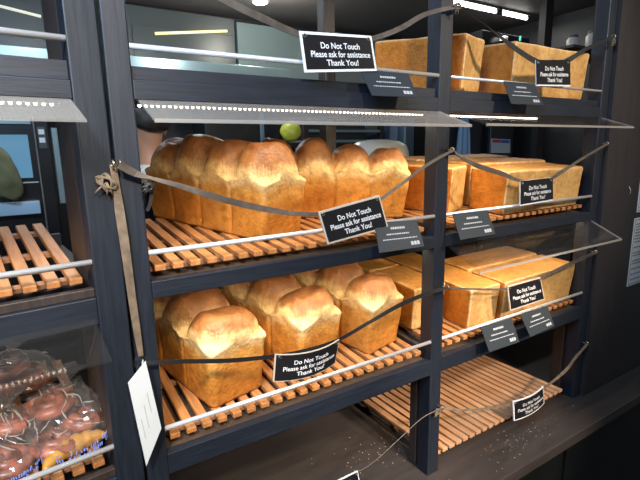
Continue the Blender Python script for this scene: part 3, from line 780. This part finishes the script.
# crescent, golden
m = MB(); pts = []; rr = []
for q in range(22):
    a = PI*(.10+.80*q/21); pts.append((.075*math.cos(a), .045*math.sin(a)-.03, .018)); rr.append(.005+.016*math.sin(PI*q/21)*(1+.18*math.sin(q*2.2)))
m.tube(pts, rr, 10); o = m.build('crescent_pastry', 'golden', smooth=True); p = lpos(-.125,.072); o.location = (p.x,p.y,p.z+.003); o.rotation_euler = (.1,0,.45)
tag(o, 'golden crescent pastry at the front of the middle bag', 'pastry', 'pastries in the clear bags')
def bag(label, x, y, sx, sy, sz, seed, prints):
    t = empty('plastic_bag', label, 'bag', lpos(x,y), LA, 'clear plastic bags of pastries')
    vs, fs = blob(sx, sy, sz, seed, .16, 3.0, 56, 34)
    # crumple: sharp folds
    v2 = []
    for v in vs:
        v = Vector(v); d = abs(noise.noise(v*26+Vector((seed,0,0))))
        v2.append(v*(1+.10*(.25-d)) if v.z > .004 else v)
    m = MB(); m.add(v2, fs); m.build('film', 'wrap', t)
    # gathered neck
    m = MB(); n = 26; ring = []
    for j, (r, z) in enumerate(((.012,0),(.008,.012),(.020,.030),(.034,.046))):
        ring.append([(r*(1+.35*math.sin(5*2*PI*i/n+j))*math.cos(2*PI*i/n), r*(1+.35*math.sin(5*2*PI*i/n+j))*math.sin(2*PI*i/n), z) for i in range(n)])
    m.add([q for g in ring for q in g], [(j*n+i, j*n+(i+1)%n, (j+1)*n+(i+1)%n, (j+1)*n+i) for j in range(3) for i in range(n)])
    o = m.build('gathered_neck', 'wrap', t); o.location = (sx*.15, sy*.35, sz*1.58); o.rotation_euler = (-.6,.3,0)
    # thin creases as milky tubes, standing in for white glints on the film
    rnd = random.Random(seed)
    for i in range(30):
        th = rnd.uniform(.2,1.2); ph = rnd.uniform(0,2*PI); dth = rnd.uniform(-.55,.55); dph = rnd.uniform(-.8,.8); ben = rnd.uniform(-.25,.25)
        pts = []
        for q in range(8):
            f = q/7; a, b = th+dth*f+ben*f*(1-f), ph+dph*f
            d = Vector((math.sin(a)*math.cos(b), math.sin(a)*math.sin(b), math.cos(a)))
            r = 1 + .16*noise.noise(d*3+Vector((seed*3.1,0,seed))) + .064*noise.noise(d*9+Vector((0,seed,0)))
            pts.append((d.x*r*sx*1.01, d.y*r*sy*1.01, max(d.z*r*sz,-sz*.7)*1.01+sz*.72))
        m = MB(); m.tube(pts, [.0003,.0008,.0014,.0017,.0014,.0011,.0007,.0003], 5); m.build('film_crease', 'crease', t)
    if prints:
        m = MB()
        for i in range(prints*3):
            a = -2.0 + i*.055
            d = Vector((math.cos(a)*.97, math.sin(a)*.97, 0)); tg = Vector((-math.sin(a), math.cos(a), 0))
            for q in range(2):
                if rnd.random() < .25: continue
                c_ = Vector((d.x*sx*1.12, d.y*sy*1.12, .020+.011*q+rnd.uniform(-.001,.001)))
                hh = rnd.uniform(.002,.0042)
                m.tube([c_-Vector((0,0,hh)), c_+tg*rnd.uniform(-.002,.002)+Vector((0,0,hh))], .0013, 5)
        m.build('blue_print', 'ltprint', t)
    return t
bag('clear bag of red-brown pastries at the rear left, before the empty slats', -.215,.390,.115,.075,.070,1.3, 0)
bag('clear bag of pastries with a golden crescent at front, beside the left post', -.125,.155,.085,.125,.066,2.1, 9)
bag('clear bag of pastries at the lower left corner with blue print', -.245,.140,.070,.115,.064,3.4, 9)

# ------------------------------------------------------------------ counter, wall panel, notices
o = MB().box((-1.6,.848,ZK-.045),(3.2,1.69,ZK)).build('countertop', 'counter', bevel=.003)
tag(o, 'dark brown glossy countertop under the whole bread shelf', 'countertop')
cab = empty('counter_cabinet', 'black counter front below the brown countertop', 'cabinet', (.8,.9,FLOOR))
MB().box((-2.4,-.012,0),(2.4,.84,-FLOOR+ZK-.046)).build('body', 'cabinet', cab)
MB().box((-2.4,-.016,0),(2.4,-.0125,.12)).build('plinth', 'panel', cab)
for x in (-1.8,-.9,0,.9): MB().box((x+.01,-.020,.14),(x+.88,-.0125,-FLOOR+ZK-.09)).build('door', 'cabinet', cab, bevel=.002)
o = MB().box((.20,1.64,ZK+.001),(3.0,1.66,ZC+.0)).build('wall_counter_back', 'cabinet')
struct(o)
rnd = random.Random(4); m = MB()
for i in range(130):
    if i < 55: x, y = rnd.gauss(.95,.10), rnd.gauss(1.20,.06)
    elif i < 95: x, y = rnd.gauss(1.55,.12), rnd.gauss(.955,.03)
    else: x, y = rnd.uniform(.3,1.9), rnd.uniform(.88,1.0)
    s = rnd.uniform(.0005,.0014)
    m.box((x-s,y-s,ZK),(x+s,y+s*rnd.uniform(.5,2),ZK+s))
tag(m.build('bread_crumbs', 'crumb'), 'pale bread crumbs scattered on the dark countertop', 'crumbs', kind='stuff')
o = MB().box((2.012,.985,ZK-.0),(3.2,1.075,1.22)).build('wall_right', 'panel'); struct(o)
def notice(label, quad, seed):
    P = Patch(*quad); c0 = P(.5,.5); t = empty('notice_sheet', label, 'notice', c0, 0, 'printed sheets on the dark wall')
    def rel(m): m.v = [tuple(Vector(p)-c0) for p in m.v]; return m
    m = MB(); patch_slab(m, P, 0, 1, 0, 1, 0, .002, 2); rel(m).build('sheet', 'paper', t)
    m = MB(); e = .012; f = .009
    for (a0,a1,b0,b1) in ((.03,.97,.02,.02+f),(.03,.97,.98-f,.98),(.03,.03+e,.02,.98),(.97-e,.97,.02,.98)): patch_slab(m, P, a0, a1, b0, b1, .0021, .0025, 2)
    rnd = random.Random(seed); b = .08
    while b < .93:
        a = .08
        while a < rnd.uniform(.55,.92):
            w = rnd.uniform(.03,.10); patch_slab(m, P, a, a+w, b, b+.018, .0021, .0025, 1); a += w+.02
        b += rnd.choice((.04,.045,.08))
    rel(m).build('print', 'paperink', t)
notice('white printed sheet with dark border, lower one on the dark right wall', [(2.305,.985,-.333),(2.545,.985,-.333),(2.545,.985,-.655),(2.305,.985,-.655)], 1)
notice('white printed sheet higher on the dark wall, just cut by the right picture edge', [(2.318,.985,-.030),(2.558,.985,-.030),(2.558,.985,-.306),(2.318,.985,-.306)], 2)
m = MB(); p = at(628.5,191,.984); m.tube([p+Vector((0,0,.02)), p+Vector((.004,-.006,.006)), p+Vector((.002,-.008,-.010)), p+Vector((-.004,-.002,-.022))], .0022, 8)
tag(m.build('wall_hook', 'channel', smooth=True), 'small dark wire hook on the wall above the printed sheets', 'hook')

# ------------------------------------------------------------------ kitchen behind
KY = 4.45; KC = 1.26
struct(MB().box((-3.2,-2.6,FLOOR-.08),(6.2,KY,FLOOR)).build('floor', 'floor'))
struct(MB().box((-3.2,1.9,KC),(6.2,KY,KC+.08)).build('ceiling', 'ceil'))
struct(MB().box((-3.2,KY,FLOOR),(6.2,KY+.08,KC)).build('wall_back', 'darkwall'))
struct(MB().box((4.62,1.9,FLOOR),(4.70,KY,KC)).build('wall_kitchen_right', 'darkwall'))
struct(MB().box((-3.2,1.9,FLOOR),(-3.12,KY,KC)).build('wall_kitchen_left', 'darkwall'))
def thing_box(name, label, cat, parts, group=None, loc=None):
    lo = [min(p[1][i] for p in parts) for i in range(3)]; hi = [max(p[2][i] for p in parts) for i in range(3)]
    base = Vector(((lo[0]+hi[0])/2, (lo[1]+hi[1])/2, lo[2])); t = empty(name, label, cat, base, 0, group)
    for nm, a, b, mt in parts: MB().box(tuple(Vector(a)-base), tuple(Vector(b)-base)).build(nm, mt, t, bevel=.004)
    return t
# tall oven seen through the left bay
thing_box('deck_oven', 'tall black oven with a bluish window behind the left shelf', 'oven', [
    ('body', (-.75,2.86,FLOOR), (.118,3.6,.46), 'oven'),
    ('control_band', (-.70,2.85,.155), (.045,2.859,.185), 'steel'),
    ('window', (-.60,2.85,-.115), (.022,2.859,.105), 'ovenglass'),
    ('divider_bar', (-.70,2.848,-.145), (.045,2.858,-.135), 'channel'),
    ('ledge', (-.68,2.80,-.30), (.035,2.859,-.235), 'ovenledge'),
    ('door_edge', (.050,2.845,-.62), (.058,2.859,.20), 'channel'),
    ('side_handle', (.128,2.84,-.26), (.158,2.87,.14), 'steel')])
sw = empty('switch_panel', 'small pair of white rocker switches on the black oven side', 'switch', (.085,2.845,.09), 0)
MB().box((-.018,0,-.055),(.018,.0145,.055)).build('plate', 'lid', sw)
for z in (.028,-.014):
    for x in (-.010,.003): MB().box((x-.004,-.004,z-.012),(x+.009,-.0002,z+.014)).build('rocker', 'white', sw)
vs, fs = blob(.075,.05,.135, 5., .22, 2., flat=False)
m = MB(); m.add(vs, fs); m.tube([(.0,0,.10),(.004,0,.16),(.0,.02,.20)], [.03,.02,.012], 8); o = m.build('oven_mitt', 'olive', smooth=True); o.location = (-.112,2.755,-.085)
o.rotation_euler = (0,-.25,0)
tag(o, 'olive-green padded mitt hanging in front of the bluish oven window', 'mitt')
# background wall fittings above
def wallrect(px0, py0, px1, py1, Y): a = at(px0,py0,Y); b = at(px1,py1,Y); return a, b
BY = 4.30
thing_box('wall_cupboard', 'dark grey-green wall cupboard with a thin yellow lamp line, behind the top shelf', 'cupboard', [
    ('carcass', (-.9,BY-.04,.62),(1.78,BY+.12,1.20),'darkpanel'), ('door_panel', (-.15,BY-.052,.64),(.85,BY-.041,1.12),'darkpanel'), ('door_panel', (.87,BY-.052,.64),(1.76,BY-.041,1.05),'darkpanel')])
o = MB().tube([at(155,33.5,BY-.06), at(227,31,BY-.06)], .012, 8).build('strip_lamp', 'dim_lamp', smooth=True); tag(o, 'thin yellow strip lamp on the cupboard behind the top shelf', 'lamp')  # glowing tube added to draw a lamp's reflection in the glass
o = MB().tube([at(-60,-9,BY-.06), at(41,16.5,BY-.06)], .011, 8).build('strip_lamp', 'pale_lamp', smooth=True); tag(o, 'thin pale strip lamp high at the upper left corner', 'lamp')  # glowing tube drawn as a pale line
o = MB().box((1.80,BY-.05,.55),(2.75,BY+.1,1.18)).build('glass_panel', 'glasspanel', bevel=.01); tag(o, 'pale grey-green glass panel behind the top shelf, left of the thick-rimmed sign', 'panel')
o = MB().box((2.80,BY-.03,.45),(4.5,BY+.1,1.22)).build('wall_panel', 'wall', bevel=.01); tag(o, 'grey wall panel far behind the centre post', 'panel')
thing_box('extractor_hood', 'long pale steel hood edge behind the top shelf guard rod', 'hood', [
    ('fascia', (-.9,3.72,.545),(2.05,3.76,.70),'steel'), ('top', (-.9,3.76,.66),(2.05,4.2,.70),'bluesteel')])
o = MB().lathe([(.055,-.004),(.062,0),(.062,.01),(.02,.012)], (1.86,3.86,KC-.013), 24).build('downlight', 'tube', smooth=False); tag(o, 'round recessed downlight shining in the dark ceiling', 'light')
# ceiling tube lights on the right
def tube_light(x0, x1, y, label):
    t = empty('tube_light', label, 'light', ((x0+x1)/2,y,KC), 0, 'ceiling tube lights'); o = Vector(t.location)
    part('batten', lambda m: m.box((x0,y-.03,KC-.02),(x1,y+.03,KC-.0005)), 'channel', t)
    part('tube', lambda m: m.tube([(x0+.02,y,KC-.038),(x1-.02,y,KC-.038)], .014, 12), 'tube', t, smooth=True)
    for xe in (x0, x1-.02): part('end_cap', lambda m: m.box((xe,y-.018,KC-.058),(xe+.02,y+.018,KC-.0205)), 'lid', t)
a = at(452,5,3.0); s_ = (KC-.045)/a.z; TY = 3.0*s_
xs = [at(px,py,3.0)*((KC-.045)/at(px,py,3.0).z) for px, py in ((452,4.5),(500,12.5),(531,18.5))]
tube_light(xs[0].x-.1, xs[1].x-.02, xs[1].y+.02, 'white ceiling tube light nearer the centre post')
tube_light(xs[1].x+.02, xs[2].x, xs[1].y+.02, 'white ceiling tube light farther right above the top loaves')
# racks and fittings in the middle strip
def shelf_rack(x0, x1, y, zs_, label):
    parts = [('upright',(x0,y,FLOOR),(x0+.05,y+.05,.55),'brown'), ('upright',(x1-.05,y,FLOOR),(x1,y+.05,.55),'brown')]
    for z in zs_: parts.append(('shelf',(x0+.051,y,z),(x1-.051,y+.35,z+.025),'glasspanel'))
    thing_box('storage_rack', label, 'rack', parts)
shelf_rack(2.05,2.95,3.5,(-.30,-.06,.06,.15,.24),'dim grey-green storage rack behind the domed loaves of the middle shelf')
thing_box('fridge', 'blue-grey steel fridge edge in the dim kitchen left of the centre post', 'fridge', [('body',(3.02,3.4,FLOOR),(3.24,3.9,.5),'bluesteel'),('handle',(3.10,3.37,-.2),(3.12,3.399,.2),'steel')])
o = MB(); vs, fs = blob(.09,.06,.085,2.,.12,2.,flat=False); o.add(vs,fs); o = o.build('squeeze_bottle','lime',smooth=True); o.location = (1.88,3.42,.155); tag(o,'yellow-green plastic container standing behind the long loaf','container')
thing_box('work_table', 'dark kitchen work table holding the yellow-green container', 'table', [('top',(1.0,3.2,.02),(2.04,3.7,.06),'oven'),('leg',(1.02,3.22,FLOOR),(1.08,3.28,.0199),'oven'),('leg',(1.96,3.22,FLOOR),(2.02,3.28,.0199),'oven'),('leg',(1.02,3.62,FLOOR),(1.08,3.68,.0199),'oven'),('leg',(1.96,3.62,FLOOR),(2.02,3.68,.0199),'oven')])
thing_box('tall_cabinet', 'black cabinet with a steel corner strip, left of the yellow-green container', 'cabinet', [('body',(1.30,3.85,FLOOR),(2.0,4.2,.50),'oven'),('corner_strip',(1.80,3.84,-.6),(1.84,3.849,.45),'bluesteel')])
# cloudy plastic cover on a stand right behind the shelf
cov = empty('plastic_cover', 'cloudy white plastic dome showing just behind the last dome of the loaf', 'cover', (1.46,1.78,-.09))
MB().lathe([(.145,0),(.150,.03),(.148,.075),(.135,.105),(.10,.125),(.04,.133),(.004,.134)], (0,0,0), 32).build('dome','plastic',cov,smooth=True)
MB().lathe([(.16,-.012),(.16,-.0005),(.15,0)], (0,0,0), 32).build('base_tray','lid',cov)
thing_box('back_counter', 'dark counter close behind the bread shelf carrying the plastic dome', 'counter', [('top',(.3,1.70,-.14),(2.2,2.1,-.103),'oven'),('body',(.35,1.74,FLOOR),(2.15,2.06,-.1405),'oven')])
# right strip
thing_box('apron_hook_board', 'dark board in the dim kitchen carrying the light-blue apron', 'board', [('board',(2.7,2.66,FLOOR),(3.30,2.70,.42),'darkwall'),('rail',(2.72,2.64,.24),(3.28,2.659,.27),'brown')])
m = MB(); n = 14; vs = []; fs = []
for i in range(n+1):
    a = i/n; off = .012*math.sin(a*16)
    for z, w in ((.235,.09),(.12,.14),(-.05,.17),(-.30,.19)):
        vs.append((3.05+(a-.5)*w, 2.622+off, z)); vs.append((3.05+(a-.5)*w, 2.627+off, z))
for i in range(n):
    for q in range(3):
        k0 = i*8+q*2; fs += [(k0,k0+2,k0+10,k0+8),(k0+1,k0+9,k0+11,k0+3)]
m.add(vs, fs); o = m.build('apron','ltblue',smooth=True); tag(o,'light-blue cloth apron hanging in the dim kitchen right of the centre post','apron')
pn = [at(491,138.5,2.608), at(510,139.5,2.608), at(510,153,2.608), at(491,153,2.608)]
nb = empty('notice_sheet','white sheet with a red and blue heading in the dim kitchen','notice',(pn[0]+pn[2])/2); c0 = Vector(nb.location)
for nm, b0, b1, a0, a1, mt, of in (('sheet',0,1,0,1,'paper',.0),('red_heading',.06,.26,.06,.48,'red',.004),('blue_heading',.06,.26,.52,.94,'blue',.004)):
    P = Patch(*pn); m = MB(); patch_slab(m,P,a0,a1,b0,b1,of-.0015,of+.0015,1); m.v = [tuple(Vector(p)-c0) for p in m.v]; m.build(nm,mt,nb)
thing_box('equipment_box', 'tall dark equipment cabinet carrying the sheet with red and blue heading', 'cabinet', [('body',(3.34,2.61,FLOOR),(3.68,2.95,.30),'oven'),('front_strip',(3.36,2.603,-.5),(3.37,2.609,.25),'bluesteel')])
struct(MB().box((3.87,2.50,FLOOR),(3.975,2.56,KC)).build('column', 'panel'))
# jars on a wall shelf at the right
a = at(572,50,2.25); b = at(594,45,2.2)
thing_box('wall_shelf', 'dark wall shelf at upper right carrying two cream jars', 'shelf', [('board',(3.60,2.08,a.z-.035),(4.58,2.42,a.z-.012),'brown'),('bracket',(4.50,2.1,a.z-.2),(4.615,2.13,a.z-.0355),'lid'),('bracket',(4.50,2.37,a.z-.2),(4.615,2.40,a.z-.0355),'lid')])
def jar(label, x, y, z, r, h):
    t = empty('jar', label, 'jar', (x,y,z), 0, 'jars on the wall shelf')
    MB().lathe([(r*.9,0),(r,.015),(r,h*.8),(r*.8,h*.9),(r*.78,h*.93)],(0,0,0),20).build('body','jar',t,smooth=True)
    MB().lathe([(r*.82,h*.931),(r*.84,h*.94),(r*.84,h*1.05),(r*.8,h*1.06)],(0,0,0),20).build('lid','lid',t)
jar('shorter cream jar on the wall shelf, left one', a.x, 2.25, a.z-.012, .045,.115)
jar('larger cream jar on the wall shelf, right one', b.x, 2.20, a.z-.012, .066,.165)
q_ = at(522,38,2.93); p = at(502,38,2.93)
cu = thing_box('equipment_cabinet','dark cabinet in the background with a tiny teal indicator light','cabinet',[('body',(p.x-.25,2.952,FLOOR),(p.x+.45,3.2,p.z+.05),'oven'),
    ('ledge',(p.x-.1,2.86,p.z-.06),(p.x+.1,2.9515,p.z-.0455),'oven'),('indicator_lamp',(q_.x-.012,2.944,q_.z-.022),(q_.x+.012,2.9519,q_.z+.022),'teal')])
o = MB().lathe([(.03,0),(.036,.01),(.036,.05),(.02,.056)],(0,0,0),16).build('white_cup','white',smooth=True); o.location = (p.x,2.91,p.z-.0453); tag(o,'small white cup peeping over the top edge of the upper loaves','cup')

# ------------------------------------------------------------------ worker behind the shelf
def skin_body(name, pts, edges, radii, mat, parent, lvl=2):
    me = bpy.data.meshes.new(name); me.from_pydata(pts, edges, []); me.update()
    o = bpy.data.objects.new(name, me); C.objects.link(o)
    sk = o.modifiers.new('skin','SKIN'); sk.use_smooth_shade = True
    lay = me.skin_vertices if me.skin_vertices else None
    if not me.skin_vertices:
        bm = bmesh.new(); bm.from_mesh(me); bm.verts.layers.skin.verify(); bm.to_mesh(me); bm.free()
    for v, r in zip(me.skin_vertices[0].data, radii): v.radius = (r, r) if not isinstance(r, tuple) else r
    me.skin_vertices[0].data[0].use_root = True
    sb = o.modifiers.new('sub','SUBSURF'); sb.levels = lvl; sb.render_levels = lvl
    bpy.context.view_layer.update()
    m2 = bpy.data.meshes.new_from_object(o.evaluated_get(bpy.context.evaluated_depsgraph_get()))
    bpy.data.objects.remove(o); bpy.data.meshes.remove(me)
    m2.materials.clear(); m2.materials.append(M[mat])
    for p in m2.polygons: p.use_smooth = True
    o = bpy.data.objects.new(name, m2); C.objects.link(o); o.parent = parent
    return o
H = 2.25                                                  # 1.61 m in design units
wk = empty('person', 'person with dark hair and white shirt, standing behind the long domed loaf', 'person', (.655,3.02,FLOOR), R_(200))
h = H/7.5
# local: faces -y
J = dict(pel=(0,0,.50*H), wai=(0,0,.58*H), che=(0,.005,.70*H), nek=(0,.005,.815*H), nk2=(0,-.005,.855*H), hed=(0,-.02,.90*H), hd2=(0,-.02,.955*H))
keys = ['pel','wai','che','nek','nk2','hed','hd2']
pts = [J[q] for q in keys]; rad = [.17,.15,.17,.075,.068,.115,.11]; ed = [(i,i+1) for i in range(6)]
def limb(root, chain):
    i = root
    for p, r in chain: pts.append(p); rad.append(r); ed.append((i, len(pts)-1)); i = len(pts)-1
    return i
for s in (-1,1):
    limb(0, [((s*.11,0,.46*H),.12),((s*.12,-.02,.27*H),.085),((s*.12,.02,.055*H),.052),((s*.12,-.03,.022*H),.045),((s*.125,-.19,.018*H),.036)])
    wr = limb(2, [((s*.20,0,.775*H),.075),((s*.26,.01,.62*H),.058),((s*.22,-.18,.52*H),.040),((s*.19,-.29,.50*H),.034)])
    for q, (dx, L_) in enumerate(((-.032,.085),(-.011,.105),(.011,.10),(.032,.080))):
        limb(wr, [((s*(.18)+dx,-.33,.497*H),.0125),((s*.175+dx*1.1,-.33-L_*.5,.490*H),.0115),((s*.172+dx*1.1,-.33-L_*.85,.475*H),.0095)])
    limb(wr, [((s*.19-s*.045,-.30,.505*H),.014),((s*.19-s*.068,-.34,.500*H),.012)])
skin_body('body', pts, ed, rad, 'skin', wk, 2)
# face, ears
m = MB(); hz = .925*H
m.add(*blob(.018,.03,.035,1.,.05,2.,12,8,flat=False)); m.v = [(x,y-.135,z+hz-.02) for x,y,z in m.v]; m.build('nose','skin',wk,smooth=True)
for s in (-1,1):
    m = MB(); m.add(*blob(.014,.028,.042,2.,.08,2.,14,10,flat=False)); m.v = [(x+s*.118,y-.005,z+hz-.02) for x,y,z in m.v]; m.build('ear','skin',wk,smooth=True)
    m = MB(); m.add(*blob(.014,.008,.009,2.,.0,2.,12,8,flat=False)); m.v = [(x+s*.045,y-.122,z+hz+.005) for x,y,z in m.v]; m.build('eye','white',wk,smooth=True)
m = MB(); m.tube([(-.035,-.118,hz-.072),(0,-.128,hz-.074),(.035,-.118,hz-.072)],[.004,.008,.004],8); m.build('mouth','red',wk,smooth=True)
# hair: cap over the crown and the back of the head
vs = []; fs = []; nu, nv = 36, 16
for j in range(nv+1):
    for i in range(nu):
        ph = 2*PI*i/nu; back = .5+.5*math.sin(ph)
        thm = 1.0 + 1.05*back**.8
        th = thm*j/nv
        d = Vector((math.sin(th)*math.cos(ph), math.sin(th)*math.sin(ph), math.cos(th)))
        r = 1+.05*noise.noise(d*6)
        vs.append((d.x*.136*r, d.y*.148*r-.012, d.z*.150*r+hz+.022))
for j in range(nv):
    for i in range(nu): fs.append((j*nu+i, j*nu+(i+1)%nu, (j+1)*nu+(i+1)%nu, (j+1)*nu+i))
m = MB(); m.add(vs, fs); o = m.build('hair','hair',wk,smooth=True); sm = o.modifiers.new('thick','SOLIDIFY'); sm.thickness = .02*S
# shirt and trousers follow the body
pts2 = [J['pel'],J['wai'],(0,.005,.70*H),(0,.005,.79*H),(0,.003,.83*H)]; rad2 = [.185,.165,.185,.10,.082]; ed2 = [(0,1),(1,2),(2,3),(3,4)]
pts, rad, ed = pts2, rad2, ed2
for s in (-1,1): limb(2, [((s*.20,0,.775*H),.088),((s*.26,.01,.63*H),.072)])
skin_body('shirt', pts, ed, rad, 'shirt', wk, 2)
pts, rad, ed = [(0,0,.52*H)], [.185], []
for s in (-1,1): limb(0, [((s*.11,0,.46*H),.13),((s*.12,-.02,.27*H),.095),((s*.12,.02,.06*H),.066)])
skin_body('trousers', pts, ed, rad, 'trousers', wk, 2)

# ------------------------------------------------------------------ lights
def light(name, kind, loc, energy, col, size=None, target=None, size_y=None, spot=None, blend=.5):
    L = bpy.data.lights.new(name, kind); L.energy = energy*S*S; L.color = col
    if kind == 'AREA':
        L.size = size*S
        if size_y: L.shape = 'RECTANGLE'; L.size_y = size_y*S
    elif kind == 'SPOT':
        L.spot_size = math.radians(spot); L.spot_blend = blend; L.shadow_soft_size = (size or .1)*S
    else: L.shadow_soft_size = (size or .1)*S
    o = bpy.data.objects.new(name, L); C.objects.link(o); o.location = loc
    if target: o.rotation_euler = (Vector(target)-Vector(loc)).to_track_quat('-Z','Y').to_euler()
    return o
WARM, COOL = (1,.86,.68), (.48,.70,1)
# shop ceiling spots in front of the shelf
light('shop_spot', 'SPOT', (.1,-.9,1.1), 135, WARM, .10, (.6,1.1,-.25), spot=48, blend=.7)
light('shop_spot', 'SPOT', (1.9,-.9,1.1), 165, WARM, .10, (1.6,1.1,.0), spot=46, blend=.7)
light('shop_spot', 'SPOT', (1.2,-1.3,.75), 330, (1,.84,.70), .08, (1.38,1.22,-1.10), spot=24, blend=.6)
light('shop_spot', 'SPOT', (.9,-1.1,.75), 240, (1,.92,.85), .08, (.75,1.05,-1.12), spot=24, blend=.8)
light('shop_spot', 'SPOT', (-.6,-.5,1.1), 210, WARM, .10, (-.08,1.1,-.5), spot=38, blend=.6)
# daylight from a high window on the left
light('shop_window', 'AREA', (-.50,.10,1.05), 46, COOL, .7, (.25,1,.15), .6)
# strips under the shelves
for (x0,x1,y,z,e) in ((.21,1.04,1.052,.090,1.6),(1.11,1.62,1.052,.090,1.6),(.21,1.04,1.046,ZB-.064,1.3),(1.11,1.94,1.046,ZB-.064,1.4)):
    light('strip_glow', 'AREA', ((x0+x1)/2,y,z), e, (1,.86,.58), x1-x0, ((x0+x1)/2,1.17,z-.3), .016)
# kitchen
light('kitchen_tube', 'AREA', (xs[1].x,xs[1].y,KC-.08), 8, (1,.95,.88), 1.0, (xs[1].x,xs[1].y,0), .06)
light('kitchen_downlight', 'POINT', (1.86,3.5,KC-.2), 14, (1,.95,.85), .06)
light('kitchen_downlight', 'POINT', (.15,2.7,KC-.3), 15, (.9,.97,1), .06)  # added point light without a fitting, brightens the kitchen's left side
light('kitchen_downlight', 'POINT', (1.05,3.3,.80), 16, (.92,.98,1), .06)  # added point light, no fitting, hung low to lift the dark ceiling and cupboard
w = bpy.data.worlds.new('room_air'); bpy.context.scene.world = w; w.use_nodes = True
w.node_tree.nodes['Background'].inputs['Color'].default_value = (.9,.94,1,1)
w.node_tree.nodes['Background'].inputs['Strength'].default_value = .10

# ------------------------------------------------------------------ to metres
done = set()
up = Vector((0,0,EYE))
for o in bpy.data.objects:
    if o.type == 'MESH' and o.data.name not in done:
        done.add(o.data.name); o.data.transform(Matrix.Scale(S,4))
    o.location = o.location*S
    if o.parent is None: o.location = o.location + up
# ------------------------------------------------------------------ camera
cam = bpy.data.cameras.new('camera'); co = bpy.data.objects.new('camera', cam); C.objects.link(co)
cam.sensor_width = 36; cam.lens = FPX*36/640; cam.clip_start = .01
mt = Matrix((RW[0], -RW[1], -RW[2])).transposed().to_4x4(); mt.translation = up
co.matrix_world = mt
sc = bpy.context.scene; sc.camera = co
sc.view_settings.view_transform = 'Standard'; sc.view_settings.look = 'None'
sc.view_settings.gamma = 1; sc.view_settings.use_curve_mapping = False
sc.view_settings.exposure = 0.35
